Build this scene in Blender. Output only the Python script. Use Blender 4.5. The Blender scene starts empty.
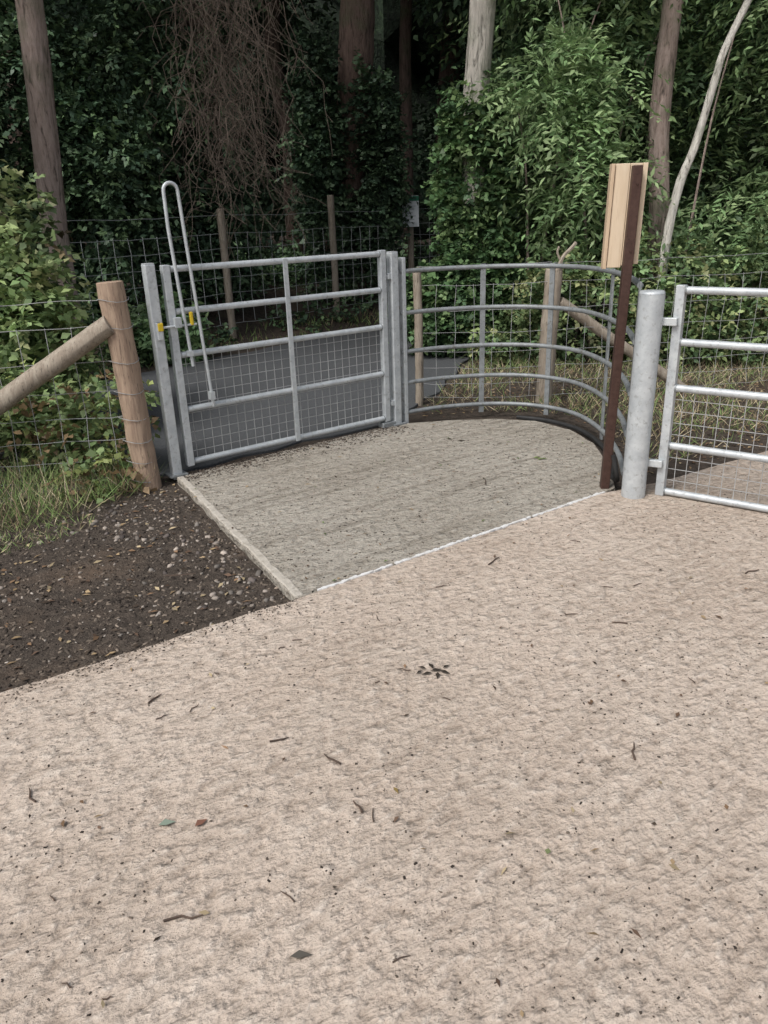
import bpy, math, numpy as np
from mathutils import Matrix, Vector
rng=np.random.default_rng(7)
S=bpy.context.scene
# ------------------------------------------------------------ helpers
def nrm(v):
    v=np.asarray(v,float); return v/np.maximum(np.linalg.norm(v,axis=-1,keepdims=True),1e-9)
def pn(P,f=1.0,seed=0.0):
    x,y,z=P[...,0]*f+seed,P[...,1]*f+seed*1.7,P[...,2]*f+seed*.6
    return (np.sin(x*1.3+1.7*np.sin(y*.9+z*.5))+np.sin(y*1.7+1.3*np.sin(z*1.1+x*.6))+np.sin(z*1.5+1.5*np.sin(x*.8+y*.7)))/3
class MB:
    def __init__(s): s.v=[]; s.f=[]; s.n=0
    def add(s,v,f):
        s.v+= [tuple(map(float,p)) for p in v]; s.f+=[tuple(i+s.n for i in q) for q in f]; s.n+=len(v)
    def tube(s,pts,r,seg=8,cap=True,rough=0):
        pts=np.asarray(pts,float); n=len(pts)
        r=np.ones(n)*r if np.isscalar(r) else np.asarray(r,float)
        T=nrm(np.gradient(pts,axis=0))
        avg=nrm(pts[-1]-pts[0]+1e-6)
        ref=np.array([0,0,1.]) if abs(avg[2])<.8 else np.array([0.31,.95,0])
        A=nrm(np.cross(T,ref)); B=np.cross(T,A)
        a=np.arange(seg)*2*math.pi/seg+math.pi/seg
        V=[]
        for i in range(n):
            rr=r[i]
            if rough: rr=(r[i]*(1+rough*(np.sin(a*3+i*.21+pts[0][0]*5)+.6*np.sin(a*7-i*.33)+.5*np.sin(a*2+i*.7))))[:,None]
            V+=list(pts[i]+rr*(np.outer(np.cos(a),A[i])+np.outer(np.sin(a),B[i])))
        F=[(i*seg+j,i*seg+(j+1)%seg,(i+1)*seg+(j+1)%seg,(i+1)*seg+j) for i in range(n-1) for j in range(seg)]
        if cap: F+=[tuple(range(seg))[::-1],tuple((n-1)*seg+j for j in range(seg))]
        s.add(V,F)
    def box(s,c,sx,sy,sz,ang=0.0,tilt=(0,0)):
        ca,sa=math.cos(ang),math.sin(ang); V=[]
        for dz in(-.5,.5):
            for dx,dy in((-.5,-.5),(.5,-.5),(.5,.5),(-.5,.5)):
                x,y=dx*sx,dy*sy
                V.append((c[0]+x*ca-y*sa+tilt[0]*dz,c[1]+x*sa+y*ca+tilt[1]*dz,c[2]+dz*sz))
        s.add(V,[(3,2,1,0),(4,5,6,7),(0,1,5,4),(1,2,6,5),(2,3,7,6),(3,0,4,7)])
    def obj(s,name,mat,parent=None,smooth=True,bevel=0):
        me=bpy.data.meshes.new(name); me.from_pydata(s.v,[],s.f); me.update()
        if smooth:
            me.polygons.foreach_set('use_smooth',[True]*len(me.polygons))
            try: me.set_sharp_from_angle(angle=math.radians(40))
            except Exception: pass
        o=bpy.data.objects.new(name,me); S.collection.objects.link(o); me.materials.append(mat)
        if parent: o.parent=parent
        if bevel:
            m=o.modifiers.new('b','BEVEL'); m.width=bevel; m.segments=2; m.limit_method='ANGLE'
        return o
def empty(name,loc=(0,0,0)):
    o=bpy.data.objects.new(name,None); S.collection.objects.link(o); o.empty_display_size=.2; return o
# ------------------------------------------------------------ materials
def newmat(name):
    m=bpy.data.materials.new(name); m.use_nodes=True; nt=m.node_tree; nt.nodes.clear()
    out=nt.nodes.new('ShaderNodeOutputMaterial'); bs=nt.nodes.new('ShaderNodeBsdfPrincipled')
    nt.links.new(bs.outputs[0],out.inputs[0]); return m,nt,bs,out
def coords(nt,scale=(1,1,1),rot=0.0):
    tc=nt.nodes.new('ShaderNodeTexCoord'); mp=nt.nodes.new('ShaderNodeMapping')
    mp.inputs['Rotation'].default_value=(0,0,rot); nt.links.new(tc.outputs['Object'],mp.inputs[0])
    m2=nt.nodes.new('ShaderNodeMapping'); m2.inputs['Scale'].default_value=scale; nt.links.new(mp.outputs[0],m2.inputs[0])
    return m2.outputs[0]
def noise(nt,vec,scale,detail=4,rough=.6,dist=0):
    n=nt.nodes.new('ShaderNodeTexNoise'); n.inputs['Scale'].default_value=scale; n.inputs['Detail'].default_value=detail
    n.inputs['Roughness'].default_value=rough; n.inputs['Distortion'].default_value=dist
    nt.links.new(vec,n.inputs['Vector']); return n.outputs[0]
def ramp(nt,fac,stops):
    r=nt.nodes.new('ShaderNodeValToRGB'); e=r.color_ramp.elements
    while len(e)<len(stops): e.new(.5)
    for i,(p,c) in enumerate(stops):
        e[i].position=p; e[i].color=(c,c,c,1) if np.isscalar(c) else (*c,1)
    nt.links.new(fac,r.inputs[0]); return r.outputs[0]
def mix(nt,fac,a,b,mode='MIX'):
    m=nt.nodes.new('ShaderNodeMix'); m.data_type='RGBA'; m.blend_type=mode
    for s,v in((m.inputs[0],fac),(m.inputs[6],a),(m.inputs[7],b)):
        if hasattr(v,'is_output'): nt.links.new(v,s)
        elif np.isscalar(v): s.default_value=v
        else: s.default_value=(*v,1)
    return m.outputs[2]
def math_(nt,op,a,b):
    m=nt.nodes.new('ShaderNodeMath'); m.operation=op
    for s,v in((m.inputs[0],a),(m.inputs[1],b)):
        if hasattr(v,'is_output'): nt.links.new(v,s)
        else: s.default_value=v
    return m.outputs[0]
def bump(nt,bs,h,dist,strength=1.0):
    b=nt.nodes.new('ShaderNodeBump'); b.inputs['Distance'].default_value=dist; b.inputs['Strength'].default_value=strength
    nt.links.new(h,b.inputs['Height']); nt.links.new(b.outputs[0],bs.inputs['Normal'])
EA=math.atan2(1.07,1.44)
def concrete(name,base,dark,pale,spk,ridge,lcol,ls,bd):
    m,nt,bs,out=newmat(name)
    v=coords(nt); vr=coords(nt,(.62,1.0,1),-EA); vl=coords(nt,(.07,1,1),-EA)
    big=noise(nt,v,.8,5,.62); mid=noise(nt,v,3.2,6,.7); fine=noise(nt,v,190,3,.7)
    lump=noise(nt,vr,30,2.5,.5,.1); grain=noise(nt,vr,80,3,.6)
    lines=noise(nt,vl,ls,3,.6)
    c=mix(nt,ramp(nt,big,[(.40,0),(.64,1)]),base,dark)
    c=mix(nt,ramp(nt,mid,[(.45,0),(.78,.5)]),c,pale)
    c=mix(nt,ramp(nt,mid,[(.25,.4),(.46,0)]),c,dark)
    c=mix(nt,math_(nt,'MULTIPLY',ramp(nt,lines,[(.34,1),(.52,0)]),lcol),c,(dark[0]*.5,dark[1]*.48,dark[2]*.45))  # groove shade put into the colour along the low lines
    rel=math_(nt,'ADD',math_(nt,'MULTIPLY',grain,.45),math_(nt,'MULTIPLY',lump,.55))
    c=mix(nt,math_(nt,'MULTIPLY',ramp(nt,rel,[(.35,1),(.47,0)]),.50),c,(dark[0]*.48,dark[1]*.45,dark[2]*.41))  # pits darkened both as dirt and as painted relief shade
    c=mix(nt,ramp(nt,rel,[(.53,0),(.68,.65)]),c,pale)  # raised grain paled, painting highlights onto the bumps
    sp=noise(nt,v,85,3,.55); spm=ramp(nt,sp,[(.635,0),(.67,1)])
    dens=ramp(nt,noise(nt,v,1.3,6,.75),[(.42,.12),(.62,1)])
    c=mix(nt,math_(nt,'MULTIPLY',math_(nt,'MULTIPLY',spm,dens),spk),c,(.07,.058,.047))
    c=mix(nt,math_(nt,'MULTIPLY',ramp(nt,fine,[(.35,0),(.7,1)]),.25),c,(base[0]*.55,base[1]*.54,base[2]*.52))
    nt.links.new(c,bs.inputs['Base Color']); bs.inputs['Roughness'].default_value=.93; bs.inputs['Specular IOR Level'].default_value=.2
    h=math_(nt,'ADD',math_(nt,'MULTIPLY',grain,.7),math_(nt,'MULTIPLY',lump,2.0))
    h=math_(nt,'ADD',h,math_(nt,'MULTIPLY',fine,.12)); h=math_(nt,'ADD',h,math_(nt,'MULTIPLY',lines,ridge))
    bump(nt,bs,h,bd,1.0); return m
M_conc=concrete('concrete_main',(.57,.475,.395),(.44,.355,.285),(.71,.63,.545),.85,.7,.25,24,.015)
M_pad=concrete('concrete_pad',(.42,.385,.33),(.32,.285,.235),(.51,.475,.415),.6,1.6,.50,20,.017)
M_edge=concrete('concrete_trowelled_margin',(.52,.48,.42),(.40,.36,.30),(.62,.58,.52),.5,.2,.1,20,.005)
def simple(name,c1,c2,scale=20,rough=.8,metal=0,bd=.002,stretch=(1,1,1),spec=.3,dark=None):
    m,nt,bs,out=newmat(name); v=coords(nt,stretch); n=noise(nt,v,scale,5,.65,.3)
    c=mix(nt,ramp(nt,n,[(.35,0),(.65,1)]),c1,c2)
    if dark is not None:
        c=mix(nt,ramp(nt,noise(nt,v,scale*2.7,4,.7),[(.55,0),(.68,.85)]),c,dark)
    nt.links.new(c,bs.inputs['Base Color']); bs.inputs['Roughness'].default_value=rough; bs.inputs['Metallic'].default_value=metal
    bs.inputs['Specular IOR Level'].default_value=spec
    if bd: bump(nt,bs,n,bd)
    return m
M_galv=simple('galvanised_steel',(.58,.61,.62),(.44,.47,.49),14,.5,.3,.0006,dark=(.33,.34,.34))
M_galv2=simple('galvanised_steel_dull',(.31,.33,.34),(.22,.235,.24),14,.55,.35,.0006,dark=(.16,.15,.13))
M_wire=simple('wire',(.48,.49,.49),(.34,.34,.34),10,.5,.3,0)
M_wire_d=simple('wire_weathered',(.50,.52,.51),(.40,.41,.40),10,.6,.1,0)
M_yel=simple('yellow_plastic',(.7,.5,.03),(.6,.42,.03),10,.5,0,0)
M_blk=simple('black_rubber',(.02,.02,.02),(.035,.035,.035),10,.6,0,0)
M_brown=simple('brown_painted_steel',(.060,.032,.025),(.085,.048,.038),30,.55,.2,.0005,dark=(.03,.018,.014))
M_ply=simple('planed_timber',(.72,.59,.44),(.64,.51,.36),5,.7,0,.0006,(8,8,.6),dark=(.54,.41,.28))
M_post=simple('weathered_timber',(.42,.31,.225),(.29,.205,.15),16,.85,0,.008,(2.5,2.5,.22),dark=(.11,.08,.06))
M_post2=simple('weathered_timber_grey',(.38,.33,.265),(.25,.205,.16),16,.85,0,.008,(2,2,.3),dark=(.10,.085,.065))
M_asph=simple('tarmac',(.090,.095,.100),(.058,.061,.065),70,.85,0,.004,dark=(.17,.17,.17))
M_strip=simple('joint_sealant',(.76,.76,.76),(.64,.63,.61),18,.6,0,.002,dark=(.38,.35,.31))
def M_ground():
    m,nt,bs,out=newmat('soil_and_litter'); v=coords(nt)
    a=noise(nt,v,22,6,.7); b=noise(nt,v,1.1,4,.6); f=noise(nt,v,120,3,.6)
    c=mix(nt,ramp(nt,a,[(.35,0),(.7,1)]),(.045,.037,.031),(.115,.092,.074))
    c=mix(nt,ramp(nt,b,[(.56,0),(.72,.6)]),c,(.18,.125,.088))
    c=mix(nt,ramp(nt,f,[(.55,0),(.72,.6)]),c,(.20,.17,.14))
    nt.links.new(c,bs.inputs['Base Color']); bs.inputs['Roughness'].default_value=.95; bs.inputs['Specular IOR Level'].default_value=.15
    bump(nt,bs,math_(nt,'ADD',a,math_(nt,'MULTIPLY',f,.4)),.02); return m
M_gr=M_ground()
def bark(name,c1,c2,dk):
    m,nt,bs,out=newmat(name); v=coords(nt,(1.8,1.8,.35)); v2=coords(nt)
    n=noise(nt,v,12,6,.7,.6); l=noise(nt,v2,3,4,.6)
    c=mix(nt,ramp(nt,n,[(.38,0),(.62,1)]),c2,c1); c=mix(nt,ramp(nt,n,[(.34,1),(.44,0)]),c,dk)
    c=mix(nt,ramp(nt,l,[(.5,0),(.72,.6)]),c,(.10,.13,.07))
    nt.links.new(c,bs.inputs['Base Color']); bs.inputs['Roughness'].default_value=.95; bs.inputs['Specular IOR Level'].default_value=.1
    bump(nt,bs,n,.05); return m
M_bpine=bark('bark_pine',(.44,.35,.31),(.31,.24,.205),(.11,.09,.078))
M_bred=bark('bark_red',(.24,.17,.14),(.15,.105,.088),(.055,.043,.037))
M_bpale=bark('bark_pale',(.56,.52,.46),(.40,.37,.33),(.15,.14,.12))
M_bbir=bark('bark_birch',(.72,.69,.63),(.55,.52,.46),(.18,.17,.15))
M_bdark=bark('bark_dark',(.17,.12,.10),(.10,.076,.064),(.045,.038,.032))
M_twig=simple('dead_twig',(.24,.19,.15),(.14,.11,.09),10,.9,0,0)
def attrmat(name,transl,rough=.5,spec=.3):
    m,nt,bs,out=newmat(name); at=nt.nodes.new('ShaderNodeAttribute'); at.attribute_name='Col'
    nt.links.new(at.outputs['Color'],bs.inputs['Base Color']); bs.inputs['Roughness'].default_value=rough; bs.inputs['Specular IOR Level'].default_value=spec
    if transl:
        t=nt.nodes.new('ShaderNodeBsdfTranslucent'); nt.links.new(at.outputs['Color'],t.inputs[0])
        mx=nt.nodes.new('ShaderNodeMixShader'); mx.inputs[0].default_value=transl
        nt.links.new(bs.outputs[0],mx.inputs[1]); nt.links.new(t.outputs[0],mx.inputs[2]); nt.links.new(mx.outputs[0],out.inputs[0])
    return m
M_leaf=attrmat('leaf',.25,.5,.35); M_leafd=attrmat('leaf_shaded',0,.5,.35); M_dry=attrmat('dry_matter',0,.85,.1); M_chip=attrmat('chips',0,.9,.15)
# ------------------------------------------------------------ bulk geometry
def bulk(name,V,F,C,mat,parent=None):
    me=bpy.data.meshes.new(name); nv=len(V); nf,k=F.shape
    me.vertices.add(nv); me.vertices.foreach_set('co',np.ascontiguousarray(V,dtype=np.float32).ravel())
    me.loops.add(nf*k); me.loops.foreach_set('vertex_index',F.astype(np.int32).ravel())
    me.polygons.add(nf); me.polygons.foreach_set('loop_start',(np.arange(nf)*k).astype(np.int32))
    me.update(calc_edges=True)
    ca=me.color_attributes.new('Col','FLOAT_COLOR','POINT')
    C4=np.ones((nv,4),np.float32); C4[:,:3]=C; ca.data.foreach_set('color',C4.ravel())
    me.materials.append(mat); o=bpy.data.objects.new(name,me); S.collection.objects.link(o)
    if parent: o.parent=parent
    return o
def leafquads(P,D,Nn,L,W,col):
    D=nrm(D); Sd=nrm(np.cross(D,Nn)); up=np.cross(Sd,D); L=L[:,None]; W=W[:,None]
    V=np.stack([P,P+.42*L*D+.5*W*Sd+.12*W*up,P+L*D-.10*L*up,P+.42*L*D-.5*W*Sd+.12*W*up],1).reshape(-1,3)
    F=np.arange(len(P)*4).reshape(-1,4); return V,F,np.repeat(col,4,0)
def palette(r,n,pal,w=None):
    pal=np.array(pal); i=r.choice(len(pal),n,p=w); return pal[i]
def sprays(P,D,L,K,lL,lW,droop,pal,w=None,bright=None,loose=.35):
    n=len(P); t=np.linspace(.12,1,K)[None,:,None]; D=nrm(D)
    L=(L*rng.uniform(.6,1.3,n))[:,None,None]
    Q=P[:,None,:]+D[:,None,:]*L*t+np.array([0,0,-1.])*(droop*L*t*t)
    up=nrm(np.array([0,0,1.])+rng.normal(0,.35,(n,3)))
    Sd=nrm(np.cross(D,up)); sg=np.where(np.arange(K)%2==0,1,-1)[None,:,None]
    LD=nrm(D[:,None,:]*.6+Sd[:,None,:]*sg*.9+rng.normal(0,loose,(n,K,3))+np.array([0,0,-.25]))
    Nn=nrm(up[:,None,:]+rng.normal(0,.4,(n,K,3)))
    c=palette(rng,n,pal,w)*(rng.uniform(.65,1.35,(n,1)))
    if bright is not None: c=c*bright[:,None]
    C=(c[:,None,:]*rng.uniform(.75,1.25,(n,K,1))).reshape(-1,3)
    m=n*K; s=rng.uniform(.65,1.2,m)
    return leafquads(Q.reshape(-1,3),LD.reshape(-1,3),Nn.reshape(-1,3),lL*s,lW*s,np.clip(C,0,1))
def fill(ells,dens,gap=-.35,gf=3.0,shell=.4):
    PP=[];DD=[]
    for c,r in ells:
        r=np.array(r,float); area=(r[0]*r[1]+r[0]*r[2]+r[1]*r[2])*4.2; n=int(area*dens)
        u=nrm(rng.normal(0,1,(n,3))); k=rng.uniform(0,1,(n,1))**shell*(1+.22*pn(u,2.3,c[0]*3)[:,None])
        P=np.array(c)+u*r*k; D=nrm(u*[1,1,.6]+rng.normal(0,.55,(n,3)))
        ok=(pn(P,gf,c[1])>gap)&(P[:,2]>.02); PP.append(P[ok]);DD.append(D[ok])
    return np.concatenate(PP),np.concatenate(DD)
def foliage(name,ells,dens,L,K,lL,lW,pal,w=None,droop=.3,gap=-.35,gf=3.0,loose=.35,parent=None,dark=1.0,shell=.4,mat=None):
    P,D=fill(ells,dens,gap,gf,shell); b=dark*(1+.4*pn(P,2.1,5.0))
    V,F,C=sprays(P,D,L,K,lL,lW,droop,pal,w,b,loose); return bulk(name,V,F,C,mat or M_leaf,parent)
G_mid=[(.13,.215,.10),(.165,.25,.115),(.105,.18,.085),(.20,.28,.13)]
G_dark=[(.065,.115,.066),(.09,.15,.080),(.108,.17,.088),(.054,.094,.056)]  # dark leaf greens, lowered to carry part of the wood's shade
G_bri=[(.22,.30,.13),(.28,.35,.15),(.16,.235,.10),(.33,.35,.17),(.27,.21,.12)]
# ------------------------------------------------------------ ground
def sstep(x,a,b):
    t=np.clip((x-a)/(b-a),0,1); return t*t*(3-2*t)
def hgt(x,y):
    x=np.asarray(x,float);y=np.asarray(y,float)
    d=-.76*(x+2.5)+.65*(y-8.4)
    bank=.55*sstep(d,.4,3.2)+1.2*sstep(d,4,25)
    P=np.stack([x,y,x*0],-1)
    return bank-.015+.012*pn(P,1.7,2)+.06*pn(P,.9,1)*sstep(d,.4,2)
t=np.linspace(-1,1,221); gx=150*np.sign(t)*np.abs(t)**3.2; gy=6+150*np.sign(t)*np.abs(t)**3.2
X,Y=np.meshgrid(gx,gy); Z=hgt(X,Y); n=len(t)
V=np.stack([X,Y,Z],-1).reshape(-1,3); I=np.arange(n*n).reshape(n,n)
F=np.stack([I[:-1,:-1],I[:-1,1:],I[1:,1:],I[1:,:-1]],-1).reshape(-1,4)
g=bulk('ground',V,F,np.ones((len(V),3))*.05,M_gr); g.data.polygons.foreach_set('use_smooth',[True]*len(F))
def edge(pts,step=.06,amp=.004,seed=0):
    out=[];r=np.random.default_rng(seed)
    for a,b in zip(pts[:-1],pts[1:]):
        a=np.array(a,float);b=np.array(b,float);m=max(1,int(np.linalg.norm(b-a)/step)); m=min(m,120)
        nn=np.array([-(b-a)[1],(b-a)[0]])/np.linalg.norm(b-a)
        for i in range(m): out.append(a+(b-a)*i/m+nn*r.normal(0,amp)*(i>0))
    out.append(np.array(pts[-1],float)); return [tuple(p) for p in out]
def slab(name,poly,z,mat,depth=.12):
    k=len(poly); b=MB()
    V=[(x,y,z) for x,y in poly]+[(x,y,z-depth) for x,y in poly]
    b.add(V,[tuple(range(k))]+[((i+1)%k,i,k+i,k+(i+1)%k) for i in range(k)])
    o=b.obj(name,mat,smooth=False); 
    m=o.modifiers.new('b','BEVEL'); m.width=.006; m.segments=2; m.limit_method='ANGLE'; m.angle_limit=math.radians(60); return o
E=[(-9,-2.7),(-1.385,2.262),(-.385,2.905),(1.25,4.06),(1.60,4.20),(1.834,4.34),(2.477,4.72),(10,9.2)]
main=edge(E)
slab('concrete_road',(main+[(14,9.2),(14,-12),(-9,-12)])[::-1],.030,M_conc)
nf=np.array([-.57,.82])*.018
padfront=[(-.385+nf[0],2.905+nf[1]),(1.25+nf[0],4.06+nf[1])]
hoop=np.array([(.17,5.78),(.5,5.93),(.9,5.98),(1.22,5.87),(1.45,5.58),(1.52,5.1),(1.48,4.6),(1.39,4.17)])
padback=[(1.34,4.15),(1.43,4.6),(1.46,5.05),(1.38,5.42),(1.18,5.70),(.9,5.80),(.5,5.80),(.12,5.74),(-.05,5.62),(-1.31,4.62)]
pad=edge(padfront+padback,.08,.004,3)+edge([(-1.31,4.62),padfront[0]],.06,.004,5)[1:-1]
slab('concrete_pad',pad[::-1],.024,M_pad)
# smooth trowelled margin along the pad's left side
pa=np.array(padfront[0]);pb=np.array([-1.31,4.62]);dd_=(pb-pa)/np.linalg.norm(pb-pa);nn_=np.array([dd_[1],-dd_[0]])
o1=edge([tuple(pa+nn_*.004+dd_*.01),tuple(pb+nn_*.004-dd_*.01)],.06,.002,9); o2=edge([tuple(pb+nn_*.046-dd_*.01),tuple(pa+nn_*.046+dd_*.01)],.05,.004,10)
slab('concrete_pad_margin',o1[::-1]+o2[::-1] if False else (o1+o2)[::-1],.0285,M_edge,.02)
b=MB(); a0=np.array([-.30,2.975]);a1=np.array([1.25,4.07]); m=90
for i in range(m):
    if rng.uniform()<.04: continue
    p=a0+(a1-a0)*(i+.5)/m+np.array([-.57,.82])*(-.003+rng.normal(0,.002)); b.box((p[0],p[1],.029),.022*rng.uniform(.8,1.02),.019*rng.uniform(.4,1.3),.010,math.atan2(1.08,1.55)+rng.normal(0,.06))
b.obj('concrete_joint_strip',M_strip,smooth=False)
road=[(-12,-6),(-9,-1.6),(-3.6,3.5),(-1.36,4.80),(.05,5.86),(.55,6.9),(1.0,8.5),(1.4,10.4),(4.5,15.5),(3,15),(.1,11.5),(-2.5,8.4),(-7.5,3.1),(-14,-3)]
slab('tarmac_path',edge(road+[road[0]],.25,.03,8)[:-1][::-1],.006,M_asph,.05)
# ------------------------------------------------------------ gates
def gate(name,p0,p1,zr,mesh_top,mid,rs=.021,mesh=.06):
    e=empty(name); p0=np.array(p0,float);p1=np.array(p1,float);d=p1-p0;L=np.linalg.norm(d);d/=L
    P=lambda s,z:(p0[0]+d[0]*s,p0[1]+d[1]*s,z)
    b=MB()
    for z in zr: b.tube([P(0,z),P(L,z)],rs*.92,12)
    b.obj('rails',M_galv,e)
    b=MB(); ang=math.atan2(d[1],d[0])
    for s in(0,L): b.box(P(s,(zr[0]+zr[-1])/2),.046,.046,zr[-1]-zr[0]+.05,ang)
    b.obj('stiles',M_galv,e,False,.004)
    b=MB()
    for s in mid:
        q=P(s,(zr[0]+zr[-1])/2); b.box((q[0]+d[1]*.026,q[1]-d[0]*.026,q[2]),.034,.010,zr[-1]-zr[0]+.03,ang)
    b.obj('centre_bar',M_galv,e,False,.002)
    b=MB(); k=int(L/mesh)
    off=np.array([-d[1],d[0]])*.012
    for i in range(1,k): 
        s=L*i/k+rng.normal(0,.0015); q=P(s,0); b.tube([(q[0]+off[0],q[1]+off[1],zr[0]),(q[0]+off[0],q[1]+off[1],mesh_top)],.0023,4,False)
    kz=int((mesh_top-zr[0])/mesh)
    for i in range(1,kz):
        z=zr[0]+(mesh_top-zr[0])*i/kz; q0=P(0,z);q1=P(L,z); b.tube([(q0[0]+off[0]*1.3,q0[1]+off[1]*1.3,z),(q1[0]+off[0]*1.3,q1[1]+off[1]*1.3,z)],.0023,4,False)
    b.obj('wire_mesh',M_wire,e,False)
    b=MB()
    for z in zr:
        for s in(.026,L-.026): b.tube([P(s-.004,z),P(s+.004,z)],rs*1.12,12)
    b.obj('weld_beads',M_galv2,e); return e,P,d
A=np.array([-1.32,4.67]);B=np.array([.12,5.74]);eg=(B-A)/np.linalg.norm(B-A); ang=math.atan2(eg[1],eg[0])
g1,P,d=gate('metal_gate',A+eg*.10,B-eg*.095,[.09,.43,.77,1.03,1.275],.77,[.80])
b=MB(); s0,s1=.035,.120; f=np.array([d[1],-d[0]])*.04
def H(s,z): q=P(s,z); return (q[0]+f[0],q[1]+f[1],z)
arc=[H((s0+s1)/2+(s1-s0)/2*math.cos(a),1.70+(s1-s0)/2*math.sin(a)) for a in np.linspace(math.pi,0,11)]
b.tube([H(s0+.05,.70)]+[H(s0+.03,1.0),H(s0,1.5)]+arc+[H(s1+.02,1.3),H(s1+.07,.43)],.0105,10)
b.box(H(s0+.04,.78),.03,.04,.03,ang); b.box(H(s1+.065,.50),.03,.04,.05,ang)
b.obj('lever_handle',M_galv,g1)
b=MB(); b.box(H(.02,.97),.045,.03,.06,ang); b.box(H(-.10,.93),.03,.03,.10,ang); b.tube([H(-.10,.95),H(.14,.95)],.008,8); b.obj('latch',M_galv,g1,False,.003)
b=MB(); b.box(H(.11,.985),.022,.02,.08,ang); b.box(H(-.095,.955),.036,.036,.05,ang); b.obj('latch_grip',M_yel,g1,False,.006)
b=MB()
for z in(.20,1.12): b.tube([P(1.60,z),P(1.70,z)],.013,8); b.box(P(1.655,z),.04,.05,.04,ang)
b.obj('hinges',M_galv,g1,False,.003)
def post(name,p,w,h,mat,ang=0):
    e=empty(name); b=MB(); b.box((p[0],p[1],h/2),w,w,h,ang); b.obj('shaft',mat,e,False,.006)
    b=MB(); b.box((p[0],p[1],h+.003),w*.9,w*.9,.006,ang); b.obj('cap',mat,e,False); 
    b=MB(); b.box((p[0],p[1],.029),w*1.9,w*1.7,.012,ang); b.obj('base_plate',M_galv2,e,False,.002); return e
post('metal_gate_post',A,.062,1.31,M_galv,ang); post('metal_gate_post',B,.062,1.28,M_galv,ang)
b=MB(); b.box((B[0]-eg[0]*.09,B[1]-eg[1]*.09,.040),.12,.07,.04,ang); b.obj('gate_stop_block',M_galv2,None,False,.006)
def catmull(P,k=8):
    P=np.array(P,float); Q=np.vstack([2*P[0]-P[1],P,2*P[-1]-P[-2]]); out=[]
    for i in range(1,len(Q)-2):
        for t in np.linspace(0,1,k,endpoint=False):
            out.append(.5*((2*Q[i])+(-Q[i-1]+Q[i+1])*t+(2*Q[i-1]-5*Q[i]+4*Q[i+1]-Q[i+2])*t*t+(-Q[i-1]+3*Q[i]-3*Q[i+1]+Q[i+2])*t**3))
    out.append(P[-1]); return np.array(out)
hp=catmull(hoop,8); e=empty('curved_metal_railing'); hz=[.10,.33,.565,.85,1.145]
b=MB()
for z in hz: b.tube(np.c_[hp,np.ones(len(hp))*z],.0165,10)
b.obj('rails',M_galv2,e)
b=MB()
for i in(0,14,26,40,len(hp)-1):
    q=hp[i]; tg=hp[min(i+1,len(hp)-1)]-hp[max(i-1,0)]; a=math.atan2(tg[1],tg[0])
    b.box((q[0],q[1],.60),.040,.012,1.13,a)
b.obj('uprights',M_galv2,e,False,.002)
b=MB(); q=hoop[0]; b.box((q[0]+.02,q[1]+.012,.62),.03,.05,1.24,ang); b.obj('end_upright',M_galv,e,False,.003)
e=empty('round_metal_post'); b=MB(); q=(1.394,4.00); R=.064
b.tube([(q[0],q[1],-.05),(q[0],q[1],.5),(q[0]+.004,q[1],1.12)],R,32); b.obj('shaft',M_galv,e)
b=MB(); b.tube([(q[0]+.004,q[1],1.121),(q[0]+.004,q[1],1.129),(q[0]+.004,q[1],1.135)],[R*1.0,R*.97,R*.85],32); b.obj('cap',M_galv,e)
b=MB()
for z in(.22,.98): b.box((q[0]+.09,q[1]-.01,z),.10,.03,.04,-.5)
b.obj('hinge_brackets',M_galv,e,False,.004)
g2d=nrm(np.array([.80,-.60])); r0=np.array([1.545,4.0])
g2,P2,d2=gate('metal_gate',r0,r0+g2d*3.0,[.055,.318,.634,.873,1.133],.634,[1.0,2.0],rs=.021,mesh=.062)
# sign post
e=empty('sign_post'); q=np.array([1.300,4.16]); sa=-.10; TL=.042
b=MB(); b.box((q[0],q[1],.86),.048,.050,1.73,sa,(TL,0)); b.obj('steel_post',M_brown,e,False,.004)
b=MB(); c=(q[0]+.0155,q[1]+.047); tl=TL*.5/1.73
b.box((c[0]-.058,c[1]+.007,1.487),.072,.030,.50,sa,(tl,0)); b.box((c[0]+.009,c[1],1.492),.058,.030,.49,sa,(tl,0)); b.box((c[0]+.052,c[1]-.006,1.495),.024,.030,.485,sa,(tl,0))
b.obj('board_panels',M_ply,e,False,.003)
b=MB(); b.box((c[0]-.106,c[1]+.018,1.485),.018,.060,.505,sa,(tl,0)); b.obj('board_frame',simple('timber_edge',(.60,.46,.32),(.50,.37,.25),9,.7,0,.0005,(8,8,.8)),e,False,.002)
b=MB()
for z in(1.32,1.64): b.tube([(q[0]+TL*(z/1.73-.5),q[1]-.024,z),(q[0]+TL*(z/1.73-.5),q[1]-.030,z)],.006,8)
b.obj('bolts',M_brown,e)
b=MB(); pts=catmull([(1.36,4.34,.04),(1.365,4.22,.045),(1.33,4.11,.11),(1.305,4.12,.23)],6); b.tube(pts,.014,8); b.obj('black_hose',M_blk)
b=MB(); pts=catmull([(x,y,.03) for x,y in [(1.06,5.80),(1.27,5.66),(1.44,5.38),(1.49,5.0),(1.45,4.6),(1.36,4.3)]],6); b.tube(pts,.016,8); b.obj('black_hose',M_blk)
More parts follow.
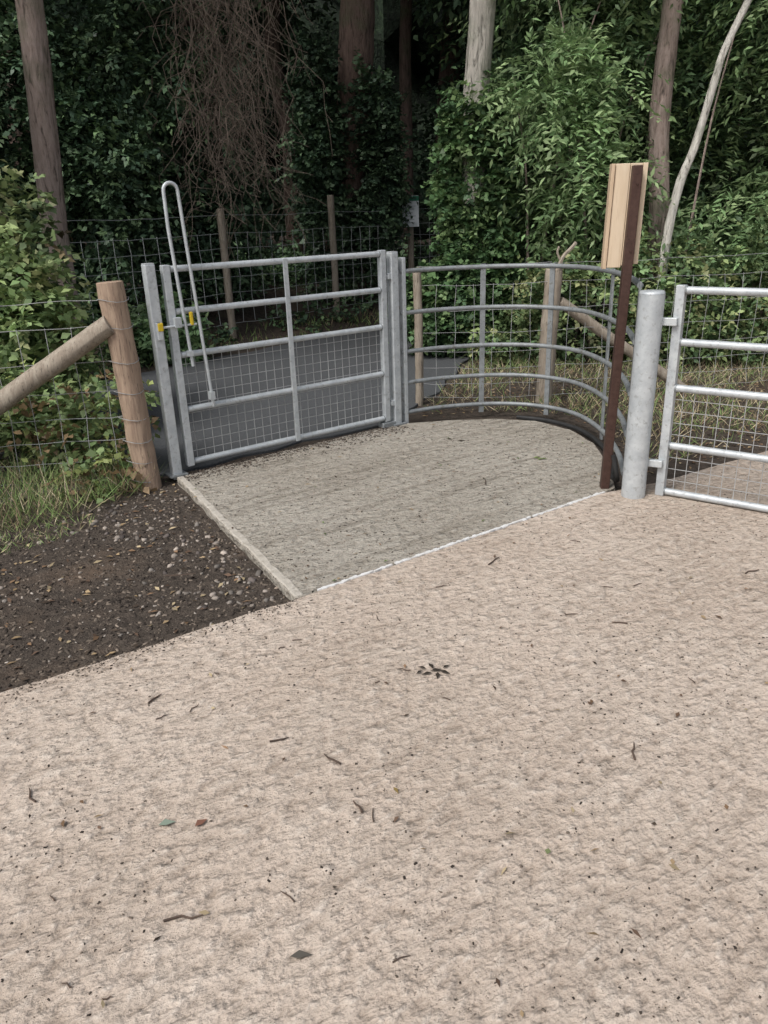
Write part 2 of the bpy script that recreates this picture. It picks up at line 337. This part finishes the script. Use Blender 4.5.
# ------------------------------------------------------------ timber + wire fences
def logpost(name,p0,p1,r,mat,parent=None,seg=14,seed=0):
    r_=np.random.default_rng(seed); p0=np.array(p0,float);p1=np.array(p1,float); b=MB(); k=30
    w=np.cumsum(r_.normal(0,.0015,(k,3)),0)
    pts=[p0+(p1-p0)*i/(k-1)+w[i] for i in range(k)]; rr=r*(1+r_.normal(0,.015,k)); rr[-1]*=.95
    b.tube(pts,rr,max(seg,20),rough=.028); return b.obj(name,mat,parent,True,.004)
def wires(b,pts,hts,vs=.15,r=.0018,seed=0,sag=.01):
    r_=np.random.default_rng(seed); pts=[np.array(p,float) for p in pts]
    for p,q in zip(pts[:-1],pts[1:]):
        L=np.linalg.norm(q[:2]-p[:2]); k=max(2,int(L/vs))
        for h in hts: b.tube([p+(q-p)*i/k+np.array([r_.normal(0,.004),r_.normal(0,.004),h+r_.normal(0,.004)-sag*math.sin(math.pi*i/k)]) for i in range(k+1)],r,4,False)
        for i in range(k+1):
            c=p+(q-p)*i/k; b.tube([c+np.array([r_.normal(0,.006),r_.normal(0,.004),h]) for h in hts[:-1] ],r,4,False)
HT=[.05,.17,.30,.44,.60,.78,.98,1.13]
e=empty('wooden_wire_fence')
logpost('corner_post',(-1.462,4.556,-.1),(-1.515,4.556,1.235),.076,M_post,e,18,1)
logpost('diagonal_strut',(-1.53,4.50,1.0),(-3.1,4.36,.03),.058,M_post2,e,12,2)
logpost('post',(-3.9,4.35,-.1),(-3.9,4.35,1.2),.06,M_post2,e,12,3)
logpost('post',(-6.6,3.9,-.1),(-6.6,3.9,1.2),.06,M_post2,e,12,4)
b=MB(); wires(b,[(-1.5,4.60,0),(-3.9,4.40,0),(-6.6,3.95,0)],HT,.15,.0022,1); 
for z in HT: b.tube([(-1.49-.02*z+.088*math.cos(a),4.556+.088*math.sin(a),z+.01*math.sin(a*2)) for a in np.linspace(0,6.283,13)],.0022,4,False)
b.obj('wires',M_wire,e,False)
e=empty('wooden_wire_fence')
logpost('post',(1.40,6.46,-.1),(1.46,6.46,1.09),.070,M_post2,e,14,5)
logpost('diagonal_strut',(1.50,6.47,.82),(2.75,6.62,-.05),.045,M_post2,e,12,6)
logpost('post',(4.3,6.9,-.1),(4.3,6.9,1.15),.055,M_post2,e,12,7)
logpost('post',(7.6,8.2,-.1),(7.6,8.2,1.15),.055,M_post2,e,12,8)
logpost('post',(.34,6.5,-.1),(.33,6.5,1.12),.035,M_post2,e,12,18)
b=MB(); wires(b,[(.33,6.5,0),(1.42,6.42,0),(4.3,6.86,0),(7.6,8.16,0)],HT,.15,.0021,2); b.obj('wires',M_wire,e,False)
b=MB(); b.tube(catmull([(1.44,6.42,1.0),(1.49,6.4,1.16),(1.57,6.42,1.24),(1.60,6.44,1.27)],4),.016,6); b.tube(catmull([(1.49,6.4,1.12),(1.45,6.4,1.20),(1.46,6.4,1.25)],4),.009,6); b.obj('dead_branch',M_post2,None)
# far stock fence along the edge of the wood
e=empty('wooden_wire_fence'); fp=[(-7.7,3.7),(-5.4,6.4),(-3.75,8.35),(-1.95,10.5),(-.62,12.1),(.60,13.5),(3.2,15.6),(7,17)]
b=MB(); F3=[]
for i,(x,y) in enumerate(fp):
    z=float(hgt(x,y)); F3.append((x,y,max(.12,z))); logpost('post',(x,y,z-.2),(x,y,1.66+(.15 if y>12 else 0)),.05,M_post2,e,10,20+i)
wires(b,F3,[.1,.3,.5,.7,.88,1.06,1.24,1.46],.2,.0035,4,.02); b.obj('wires',M_wire_d,e,False)
e=empty('notice_sign')
M_w=simple('sign_white',(.85,.88,.90),(.82,.85,.88),5,.4,0,0); M_gn=simple('sign_green',(.04,.24,.13),(.04,.20,.12),5,.4,0,0); M_tx=simple('sign_text',(.20,.24,.26),(.22,.26,.28),5,.5,0,0)
cx,cy,cz=.60,13.38,1.54
b=MB(); b.box((cx,cy,cz),.27,.008,.47); b.obj('panel',M_w,e,False,.002)
b=MB(); b.box((cx,cy-.007,cz+.195),.27,.006,.07); b.obj('header',M_gn,e,False)
b=MB()
for i in range(6): b.box((cx-.01*(i%3),cy-.006,cz+.08-.05*i),.17-.03*(i%3),.004,.006)
b.obj('text_lines',M_tx,e,False)
# ------------------------------------------------------------ trees
def tree(name,base,top,r0,r1,mat,ctrl=None,limbs=6,crown=True,seed=0,pal=G_mid,crownr=2.2,dens=5,lo=.6,wob=.05,rough=.03):
    r_=np.random.default_rng(seed); e=empty(name)
    pts=[np.array(base,float)]+[np.array(c,float) for c in (ctrl or [])]+[np.array(top,float)]
    if not ctrl: 
        pts=[pts[0]+(pts[-1]-pts[0])*i/7+r_.normal(0,wob,3)*(0<i<7) for i in range(8)]
    c=catmull(pts,10); k=len(c); rr=np.linspace(r0,r1,k)*(1+r_.normal(0,.02,k)); rr[0]*=1.3; rr[1]*=1.15
    b=MB(); b.tube(c,rr,24,rough=rough)
    tips=[]
    for i in range(limbs):
        t=r_.uniform(lo,.97); j=int(t*(k-1)); a=r_.uniform(0,6.28); L=r_.uniform(.8,1.6)*crownr*.6
        dr=np.array([math.cos(a),math.sin(a),r_.uniform(.2,.7)]); p=c[j]; R=rr[j]*.45
        q=[p,p+dr*L*.4+r_.normal(0,.08,3),p+dr*L*.75+[0,0,.15*L],p+dr*L+[0,0,.1*L]]; qc=catmull(q,4); b.tube(qc,np.linspace(R,R*.2,len(qc)),8); tips.append(q[-1]);tips.append(q[-2])
    b.obj('trunk_and_limbs',mat,e)
    if crown:
        foliage('crown',[(tp,(crownr*.42,crownr*.42,crownr*.3)) for tp in tips+[c[-1]]],dens,.5,8,.16,.10,pal,parent=e,dark=.8,mat=M_leafd)
    return e
tree('pine_tree',(-3.24,8.3,0),(-2.95,8.3,8.0),.135,.10,M_bpine,seed=1)
tree('tree',(-.50,13.6,0),(.3,13.7,9.5),.32,.2,M_bred,seed=2,crownr=3)
tree('tree',(1.13,8.9,0),(1.08,8.95,8.5),.145,.10,M_bpale,seed=3,crownr=2.4,lo=.72,wob=.015)
tree('tree',(3.00,8.75,0),(3.02,8.8,8.5),.11,.08,M_bpine,seed=4,crownr=2.4,lo=.72)
sc=lambda p:(p[0]*.9,p[1]*.9-.02,1.55+(p[2]-1.55)*.9)
tree('birch_tree',(2.86,7.95,0),(4.6,8.3,6.2),.047,.024,M_bbir,ctrl=[sc(p) for p in [(3.20,8.9,1.05),(3.30,8.95,1.7),(3.45,9,2.1),(3.58,9,2.7),(3.66,9.02,3.0),(3.92,9.05,3.6),(4.3,9.1,4.8)]],seed=5,crownr=1.4,limbs=4,lo=.85,rough=.05)
tree('tree',(-2.25,11.4,.2),(-2.1,11.4,8.5),.17,.13,M_bdark,seed=6,crownr=2.8)
tree('tree',(5.4,10.4,0),(5.6,10.6,8.5),.13,.09,M_bpale,seed=7,crownr=2.6)
for i,(x,y,r) in enumerate([(-6.2,15,.25),(-3.3,17,.28),(-1.6,16.5,.17),(1.5,18,.25),(.6,16,.13),(4.5,16,.22),(7.5,14,.25),(-9,13,.3)]):
    z=float(hgt(x,y)); tree('tree',(x,y,z-.1),(x+rng.normal(0,.4),y,9.5),r,r*.6,M_bdark,seed=30+i,crownr=3,dens=2,pal=G_dark)
b=MB()
for i in range(26):
    x=rng.uniform(1.7,6); y=rng.uniform(8.4,10.4); h=rng.uniform(2,4.2); lx=rng.normal(.1,.35)
    b.tube(catmull([(x,y,0),(x+lx*.3,y,h*.35),(x+lx*.8+rng.normal(0,.06),y,h*.7),(x+lx*1.4,y,h)],4),np.linspace(.020,.005,13),6)
b.obj('shrub_stems',M_bpine)
b=MB()
for i in range(190):
    x=rng.normal(-1.70,.30); y=rng.uniform(9.8,10.6); z0=rng.uniform(2.6,4.8); L=rng.uniform(.5,1.6); dx=rng.normal(.05,.26)
    p=[(x,y,z0)]; 
    for j in range(1,7): p.append((x+dx*j/6*L+rng.normal(0,.07),y+rng.normal(0,.04),z0-L*j/6))
    b.tube(p,np.linspace(.005,.002,7),4,False)
    for k in range(5):
        j=rng.integers(1,6); q=np.array(p[j]); dd=np.array([rng.normal(0,.2),rng.normal(0,.1),-rng.uniform(.05,.3)]); b.tube([q,q+dd*.5+rng.normal(0,.03,3),q+dd],.0025,4,False)
b.obj('hanging_dead_twigs',M_twig,None,False)
# ------------------------------------------------------------ foliage masses
foliage('hedge_bush',[((-3.05,5.9,1.0),(.74,.5,1.05)),((-2.5,5.6,.7),(.36,.35,.78)),((-3.7,5.6,1.2),(.7,.5,1.15)),((-4.8,5.4,1.0),(1,.6,1.1))],230,.22,8,.072,.052,G_bri,[.3,.30,.22,.15,.03],gap=-.45,gf=5)
foliage('bramble',[((-2.0,4.95,.30),(.45,.25,.42)),((-2.7,4.8,.32),(.5,.3,.42)),((-3.5,4.7,.35),(.6,.3,.45)),((-1.72,4.5,.10),(.14,.14,.15))],230,.2,7,.06,.045,G_bri[:3]+[(.26,.18,.10),(.24,.28,.10)],gap=-.2,gf=6)
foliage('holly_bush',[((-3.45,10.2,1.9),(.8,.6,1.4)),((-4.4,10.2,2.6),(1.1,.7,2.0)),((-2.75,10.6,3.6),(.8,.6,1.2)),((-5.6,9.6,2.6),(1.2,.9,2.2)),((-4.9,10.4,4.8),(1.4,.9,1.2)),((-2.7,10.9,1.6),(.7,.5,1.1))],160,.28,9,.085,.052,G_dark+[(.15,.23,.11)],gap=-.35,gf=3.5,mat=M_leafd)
foliage('laurel_bush',[((-3.9,7.4,2.8),(.35,.3,.5)),((-4.3,7.6,3.6),(.6,.4,.6)),((-2.6,9.0,.3),(.6,.3,.35)),((-3.6,7.9,.4),(.6,.3,.5))],200,.26,8,.09,.05,G_mid,gap=-.3)
foliage('ivy_on_tree',[((1.13,8.85,.8),(.40,.32,.85)),((1.10,8.85,1.8),(.34,.30,.75)),((1.04,8.8,2.45),(.20,.22,.5)),((.9,8.9,.5),(.6,.4,.5))],400,.18,8,.065,.055,[(.09,.17,.07),(.125,.21,.085),(.17,.25,.105),(.07,.13,.06)],gap=-.6,gf=5,shell=.2)
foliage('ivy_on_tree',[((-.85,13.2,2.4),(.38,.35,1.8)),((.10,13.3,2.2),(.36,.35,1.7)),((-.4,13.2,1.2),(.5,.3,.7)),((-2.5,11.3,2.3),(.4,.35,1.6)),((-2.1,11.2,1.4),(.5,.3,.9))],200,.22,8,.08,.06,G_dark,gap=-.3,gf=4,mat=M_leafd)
R=[((2.05,9.4,1.5),(.65,.5,1.1)),((2.3,9.4,2.9),(.75,.5,.95)),((2.25,9.6,4.1),(.8,.6,.9)),((3.1,9.9,1.4),(.8,.5,1.0)),((3.2,10.1,4.3),(1.3,.7,1.1)),((3.9,9.9,2.8),(.8,.6,.9)),((4.3,9.9,1.5),(.9,.7,1.2)),((4.9,9.9,3.6),(1.0,.8,1.2)),((5.8,9.6,2.2),(1,.9,2)),((6.9,9.3,2.4),(1.2,.9,2.4)),((2.2,10.4,2.4),(1.0,.5,2.0))]
foliage('elder_shrub',R,85,.50,13,.105,.040,G_mid+[(.22,.30,.14)],gap=-.2,gf=2.6,droop=.45,loose=.22)
foliage('ash_sapling',[((1.72,8.5,2.6),(.38,.3,.8)),((1.75,8.6,3.6),(.4,.3,.5)),((2.25,8.4,1.7),(.45,.3,.7)),((2.3,8.3,3.4),(.45,.3,.5)),((2.3,8.4,2.6),(.35,.3,.5)),((4.3,8.6,2.5),(.6,.4,.9)),((3.9,8.6,1.5),(.5,.4,.6)),((4.2,8.6,3.6),(.5,.4,.4))],110,.50,13,.10,.034,[(.21,.31,.14),(.17,.27,.12),(.26,.35,.17)],gap=-.05,gf=3.4,droop=.5,loose=.18)
foliage('shrub_undergrowth',[((2.1,8.2,.55),(.6,.45,.6)),((3.0,8.1,.6),(.7,.5,.65)),((3.9,8.0,.6),(.7,.5,.7)),((4.9,7.9,.65),(.8,.5,.75)),((6.0,7.8,.7),(.9,.5,.8)),((1.5,8.4,.35),(.5,.4,.4)),((7.2,8.0,.8),(1,.6,.9))],170,.24,8,.07,.045,G_bri[:4]+G_mid[:2],gap=-.25,gf=4)
ell=[]
for i in range(110):
    tt=rng.uniform(-7,9); dd=rng.uniform(.45,6); x=-2.5+.65*tt-.76*dd; y=8.4+.76*tt+.65*dd
    if y<5.5: continue
    s=rng.uniform(.4,.7) if dd>1.6 else rng.uniform(.22,.36)
    ell.append(((x,y,float(hgt(x,y))+.05*s),(s,s*.8,s*.55)))
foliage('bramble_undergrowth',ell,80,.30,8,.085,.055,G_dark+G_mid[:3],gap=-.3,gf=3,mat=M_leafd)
ell=[]
for i in range(80):
    x=rng.uniform(-12,13); y=rng.uniform(14.8,21); s=rng.uniform(.8,1.6); ell.append(((x,y,rng.uniform(.6,7.5)),(s,s*.7,s*.9)))
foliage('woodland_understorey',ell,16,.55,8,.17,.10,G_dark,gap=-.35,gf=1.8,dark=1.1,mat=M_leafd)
ell=[]
for i in range(30):
    x=rng.uniform(-12,13); y=rng.uniform(12.5,24); ell.append(((x,y,rng.uniform(6.8,9.5)),(rng.uniform(1.3,2.2),rng.uniform(1.2,2),.7)))
foliage('shading_canopy',ell,4,.8,8,.30,.18,G_mid,gap=-.4,gf=1.2,mat=M_leafd)  # leaf layer above the view, added to shade the wood below
k=120; aa=np.linspace(-1.35,1.35,k); b=MB(); V=[];rows=14
for j in range(rows):
    for i,a in enumerate(aa):
        rr=27+1.2*math.sin(i*1.7+j*2.1)+1.1*math.sin(i*.63-j*1.3); V.append((rr*math.sin(a)*1.6,rr*math.cos(a),-.3+j*1.15+.4*math.sin(i*2.3+j)))
b.add(V,[(j*k+i,j*k+i+1,(j+1)*k+i+1,(j+1)*k+i) for j in range(rows-1) for i in range(k-1)])
b.obj('dark_woodland_backdrop',simple('shaded_foliage_backdrop',(.024,.040,.023),(.010,.015,.010),3,.95,0,.3,dark=(.05,.08,.037)))  # curved backdrop sheet with the wood's darkness put into its colour
# ------------------------------------------------------------ grass
def grass(name,pts,L,W,pal,w=None,lean=.45,mat=M_dry):
    n=len(pts); D=nrm(np.c_[rng.normal(0,lean,(n,2)),np.ones(n)]); c=palette(rng,n,pal,w)*rng.uniform(.6,1.35,(n,1))
    Nn=nrm(np.c_[rng.normal(0,1,(n,2)),rng.normal(0,.3,n)]); s=rng.uniform(.4,1.25,n)
    V,F,C=leafquads(pts,D,Nn,L*s,np.ones(n)*W,np.clip(c,0,1)); return bulk(name,V,F,C,mat)
def inpoly(x,y,poly):
    r=np.zeros(len(x),bool); j=len(poly)-1
    for i in range(len(poly)):
        xi,yi=poly[i];xj,yj=poly[j]; c=((yi>y)!=(yj>y))&(x<(xj-xi)*(y-yi)/(yj-yi+1e-12)+xi); r^=c; j=i
    return r
def scatter(poly,n,gap=None,gf=3,seed=0,z=None):
    p=np.array(poly); x=rng.uniform(p[:,0].min(),p[:,0].max(),n); y=rng.uniform(p[:,1].min(),p[:,1].max(),n); ok=inpoly(x,y,poly)
    x,y=x[ok],y[ok]; zz=hgt(x,y) if z is None else np.ones(len(x))*z; P=np.c_[x,y,zz]
    if gap is not None: P=P[pn(P,gf,seed)+rng.normal(0,.15,len(P))>gap]
    return P
DG=[(.17,.25,.09),(.24,.31,.12),(.42,.36,.22),(.28,.21,.14),(.52,.45,.31)]
grass('grass',scatter([(-1.42,4.50),(-1.55,4.30),(-1.85,3.95),(-2.3,3.75),(-4.5,3.3),(-6,3.3),(-6,4.4),(-3.5,4.8),(-1.5,4.75)],15000,-.2,4,1),.24,.005,DG,[.36,.25,.18,.13,.08],.6)
grass('grass',scatter([(-1.55,4.1),(-1.7,3.75),(-2.2,3.35),(-4.5,2.8),(-5,3.6),(-2.2,4.0)],11000,.0,4,3),.06,.004,DG,[.35,.25,.2,.1,.1],.8)
grass('grass',scatter([(.35,6.15),(.9,6.15),(1.5,5.95),(1.7,5.4),(1.65,4.6),(2.6,4.95),(7,7.6),(8,9),(1.4,9),(.9,8.0)],28000,-.2,2.2,2),.13,.0055,DG,[.25,.22,.23,.16,.14],.8)
grass('grass',scatter([(-8,3.2),(-2.6,8.5),(0,11.6),(3,15.2),(2.4,15.6),(-.6,12.3),(-3.3,9.1),(-8.4,4.2)],18000,-.5,2,4),.14,.012,DG,[.45,.3,.12,.08,.05])
def chips(name,P,smin,smax,pal,flat=.45,w=None,mat=M_chip,el=1.6):
    n=len(P); s=np.exp(rng.uniform(np.log(smin),np.log(smax),n)); cube=np.array([(x,y,z) for z in(-.5,.5) for x,y in((-.5,-.5),(.5,-.5),(.5,.5),(-.5,.5))])
    V=cube[None]*(1+rng.normal(0,.22,(n,8,3))); V[:,4:,:2]*=.7
    V[...,0]*=(s*rng.uniform(1,el,n))[:,None]; V[...,1]*=s[:,None]; V[...,2]*=(s*flat)[:,None]
    tz=rng.normal(0,.25,n)[:,None]; z2=V[...,2]+V[...,0]*tz; a=rng.uniform(0,6.28,n)[:,None]
    x2=V[...,0]*np.cos(a)-V[...,1]*np.sin(a); y2=V[...,0]*np.sin(a)+V[...,1]*np.cos(a)
    V=np.stack([x2,y2,z2],-1)+P[:,None,:]+np.array([0,0,1])*(s*flat*.25)[:,None,None]
    q=np.array([(3,2,1,0),(4,5,6,7),(0,1,5,4),(1,2,6,5),(2,3,7,6),(3,0,4,7)]); F=(q[None]+np.arange(n)[:,None,None]*8).reshape(-1,4)
    C=np.repeat(palette(rng,n,pal,w)*rng.uniform(.6,1.4,(n,1)),8,0); return bulk(name,V.reshape(-1,3),F,np.clip(C,0,1),mat)
DP=[(-1.33,4.60),(-.40,2.93),(-1.40,2.28),(-4,.65),(-5,3.2),(-2.2,3.7),(-1.6,4.3)]
brn=[(.048,.039,.033),(.085,.069,.056),(.145,.118,.094),(.24,.195,.155),(.36,.32,.28)]
chips('bark_mulch',scatter(DP,36000,None),.003,.013,brn,.5,[.32,.32,.23,.10,.03],el=2.8)
P=scatter(DP,4200,None); P=P[(pn(P,2.0,3)+rng.normal(0,.25,len(P))>0)|(P[:,1]>3.7)]
chips('gravel_stones',P,.006,.027,[(.19,.17,.15),(.26,.225,.195),(.36,.31,.265),(.13,.11,.10)],.6,el=1.5)
def flatleaves(name,P,L,W,pal,mat=M_dry,lift=.25,w=None):
    n=len(P); a=rng.uniform(0,6.28,n); D=nrm(np.c_[np.cos(a),np.sin(a),rng.normal(.1,.12,n)]); Nn=nrm(np.c_[rng.normal(0,lift,(n,2)),np.ones(n)])
    V,F,C=leafquads(P+[0,0,.006],D,Nn,L*rng.uniform(.5,1.2,n),W*rng.uniform(.6,1.2,n),palette(rng,n,pal,w)*rng.uniform(.6,1.3,(n,1))); return bulk(name,V,F,np.clip(C,0,1),mat)
LL=[(.22,.14,.085),(.13,.085,.06),(.33,.24,.14),(.07,.053,.04),(.40,.32,.20)]
flatleaves('leaf_litter',np.concatenate([scatter(DP,1700,None),scatter([(.3,6.05),(1.2,6.1),(1.6,5.6),(1.55,4.4),(2.4,4.8),(5,6.5),(5,8.5),(1.0,8.5)],5500,None)]),.042,.018,LL)
zt=.030
SL=[(-1.3,2.2),(-.38,2.88),(1.25,4.02),(1.8,4.28),(2.4,4.6),(4,4.5),(3,1),(1.5,.6),(-1.5,.6),(-2.2,1.5)]
P=scatter(SL,12000,.0,3.1,9,zt); chips('grit_on_concrete',P,.0015,.0065,brn[:3],.5,el=2.2)
P=scatter(pad,3800,None,2,1,.024); chips('grit_on_pad',P,.002,.009,brn[:4],.4,el=2.2)
tt=rng.uniform(0,1,1800); Q=A+(B-A)*tt[:,None]; off=np.abs(rng.normal(0,.11,1800)); Q=Q+np.array([.596,-.803])*off[:,None]
chips('grit_by_gate',np.c_[Q,np.ones(1800)*.024],.003,.012,brn[:3],.4,el=2.2)
tt=rng.uniform(0,1,700); a0=np.array([-1.385,2.262]);a1=np.array([-.385,2.905]); Q=a0+(a1-a0)*tt[:,None]+np.array([.54,-.84])*np.abs(rng.normal(0,.05,700))[:,None]
chips('grit_on_concrete',np.c_[Q,np.ones(700)*zt],.0015,.007,brn[:4],.5,el=2)
P=scatter(SL,330,None,2,1,zt); flatleaves('fallen_leaves',P,.028,.011,LL)
P=scatter(pad,130,None,2,1,.024); flatleaves('fallen_leaves',P,.035,.012,LL[:4]+[(.10,.15,.04)])
dk=(.045,.037,.03)
key=[(.145,2.31,.045,.018,dk,0.2),(.155,2.325,.04,.018,dk,1.9),(.15,2.30,.04,.016,dk,3.4),(.175,2.31,.045,.018,dk,5.8),(.17,2.30,.04,.016,dk,4.6),(.13,2.325,.035,.015,dk,2.6),(.19,2.325,.035,.013,dk,.7),(.115,2.315,.03,.012,dk,3.9),
 (-.635,1.615,.045,.028,(.24,.29,.23),.3),(-.535,1.605,.040,.024,(.20,.10,.07),.8),(.38,1.47,.022,.016,(.18,.21,.10),1.2),(-.24,1.21,.05,.022,(.11,.10,.085),.1),(.0,1.73,.03,.012,(.25,.18,.07),5.2),(.9,2.0,.035,.014,(.14,.09,.06),1.0),(1.3,2.6,.04,.015,(.14,.09,.06),2.0),
 (.98,4.75,.06,.026,(.25,.33,.12),.1,.024),(1.07,4.72,.06,.020,(.20,.28,.10),2.9,.024),(1.0,4.71,.05,.020,(.25,.33,.12),.5,.024),(.53,5.2,.07,.02,(.06,.04,.025),.1,.024),(.5,5.25,.05,.02,(.05,.04,.025),2.5,.024),(.61,4.35,.05,.012,(.06,.05,.03),1.6,.024)]
key=[k if len(k)>6 else k+(zt,) for k in key]
Pk=np.array([(k[0],k[1],k[6]+.006) for k in key]); Dk=np.array([(math.cos(k[5]),math.sin(k[5]),.05) for k in key])
V,F,C=leafquads(Pk,Dk,np.tile([0.05,.1,1.],(len(key),1)),np.array([k[2] for k in key]),np.array([k[3] for k in key]),np.array([k[4] for k in key])); bulk('fallen_leaves',V,F,C,M_dry)
b=MB()
TW=[(-.50,1.32,.09,.15),(-.18,1.86,.07,2.4),(-1.03,1.75,.07,2.2),(.72,1.85,.08,1.3),(-.35,1.96,.06,.3),(-.10,1.66,.05,2.1),(.61,4.3,.09,1.4),(-.95,3.2,.14,.1),(.5,3.2,.1,.9),(1.6,3.0,.08,.4),(.9,2.6,.06,2.9),(-.8,2.2,.06,1.0)]
for i in range(44): 
    x,y=rng.uniform(-1.2,2.4),rng.uniform(1.0,3.4)
    if y<2.2+.65*(x+1.3)-.1: TW.append((x,y,rng.uniform(.02,.055),rng.uniform(0,3.14)))
for i,(x,y,L,a) in enumerate(TW):
    zz=.036 if x!=-.95 else .02
    k=1 if i<12 else .6
    dv=np.array([math.cos(a),math.sin(a),0])*L; p=np.array([x,y,zz-.001-.003*(1-k)]); b.tube([p-dv/2,p-dv*.1+rng.normal(0,.004*k,3)*[1,1,0],p+dv*.2+rng.normal(0,.004*k,3)*[1,1,0],p+dv/2],np.array([.0035,.003,.003,.0015])*k,5)
b.obj('twigs',simple('fallen_twig',(.12,.085,.065),(.07,.05,.04),10,.9,0,0),None,False)
# ------------------------------------------------------------ light, camera
w=bpy.data.worlds.new('World'); S.world=w; w.use_nodes=True; nt=w.node_tree; bg=nt.nodes['Background']
sky=nt.nodes.new('ShaderNodeTexSky'); sky.sky_type='NISHITA'; sky.sun_disc=False
EL=math.radians(52); AZ=math.radians(222)
sky.sun_elevation=EL; sky.sun_rotation=AZ; sky.dust_density=4; sky.air_density=1.0; sky.ozone_density=1
hs=nt.nodes.new('ShaderNodeHueSaturation'); hs.inputs['Saturation'].default_value=.5
nt.links.new(sky.outputs[0],hs.inputs['Color']); nt.links.new(hs.outputs[0],bg.inputs[0]); bg.inputs[1].default_value=.15
sl=bpy.data.lights.new('sun','SUN'); sl.energy=2.0; sl.angle=math.radians(18); sl.color=(1,.985,.96)
so=bpy.data.objects.new('sun',sl); S.collection.objects.link(so)
dv=Vector((math.sin(AZ)*math.cos(EL),math.cos(AZ)*math.cos(EL),math.sin(EL))); so.rotation_euler=dv.to_track_quat('Z','Y').to_euler()
cam=bpy.data.cameras.new('camera'); co=bpy.data.objects.new('camera',cam); S.collection.objects.link(co)
cam.sensor_width=36; cam.lens=26.9; cam.clip_end=500; cam.clip_start=.05
co.matrix_world=Matrix(((.9994,.0344,0,0),(-.0125,.365,-.9309,0),(-.032,.9306,.3651,1.55),(0,0,0,1)))
S.camera=co
S.view_settings.view_transform='Standard'; S.view_settings.look='None'; S.view_settings.exposure=0
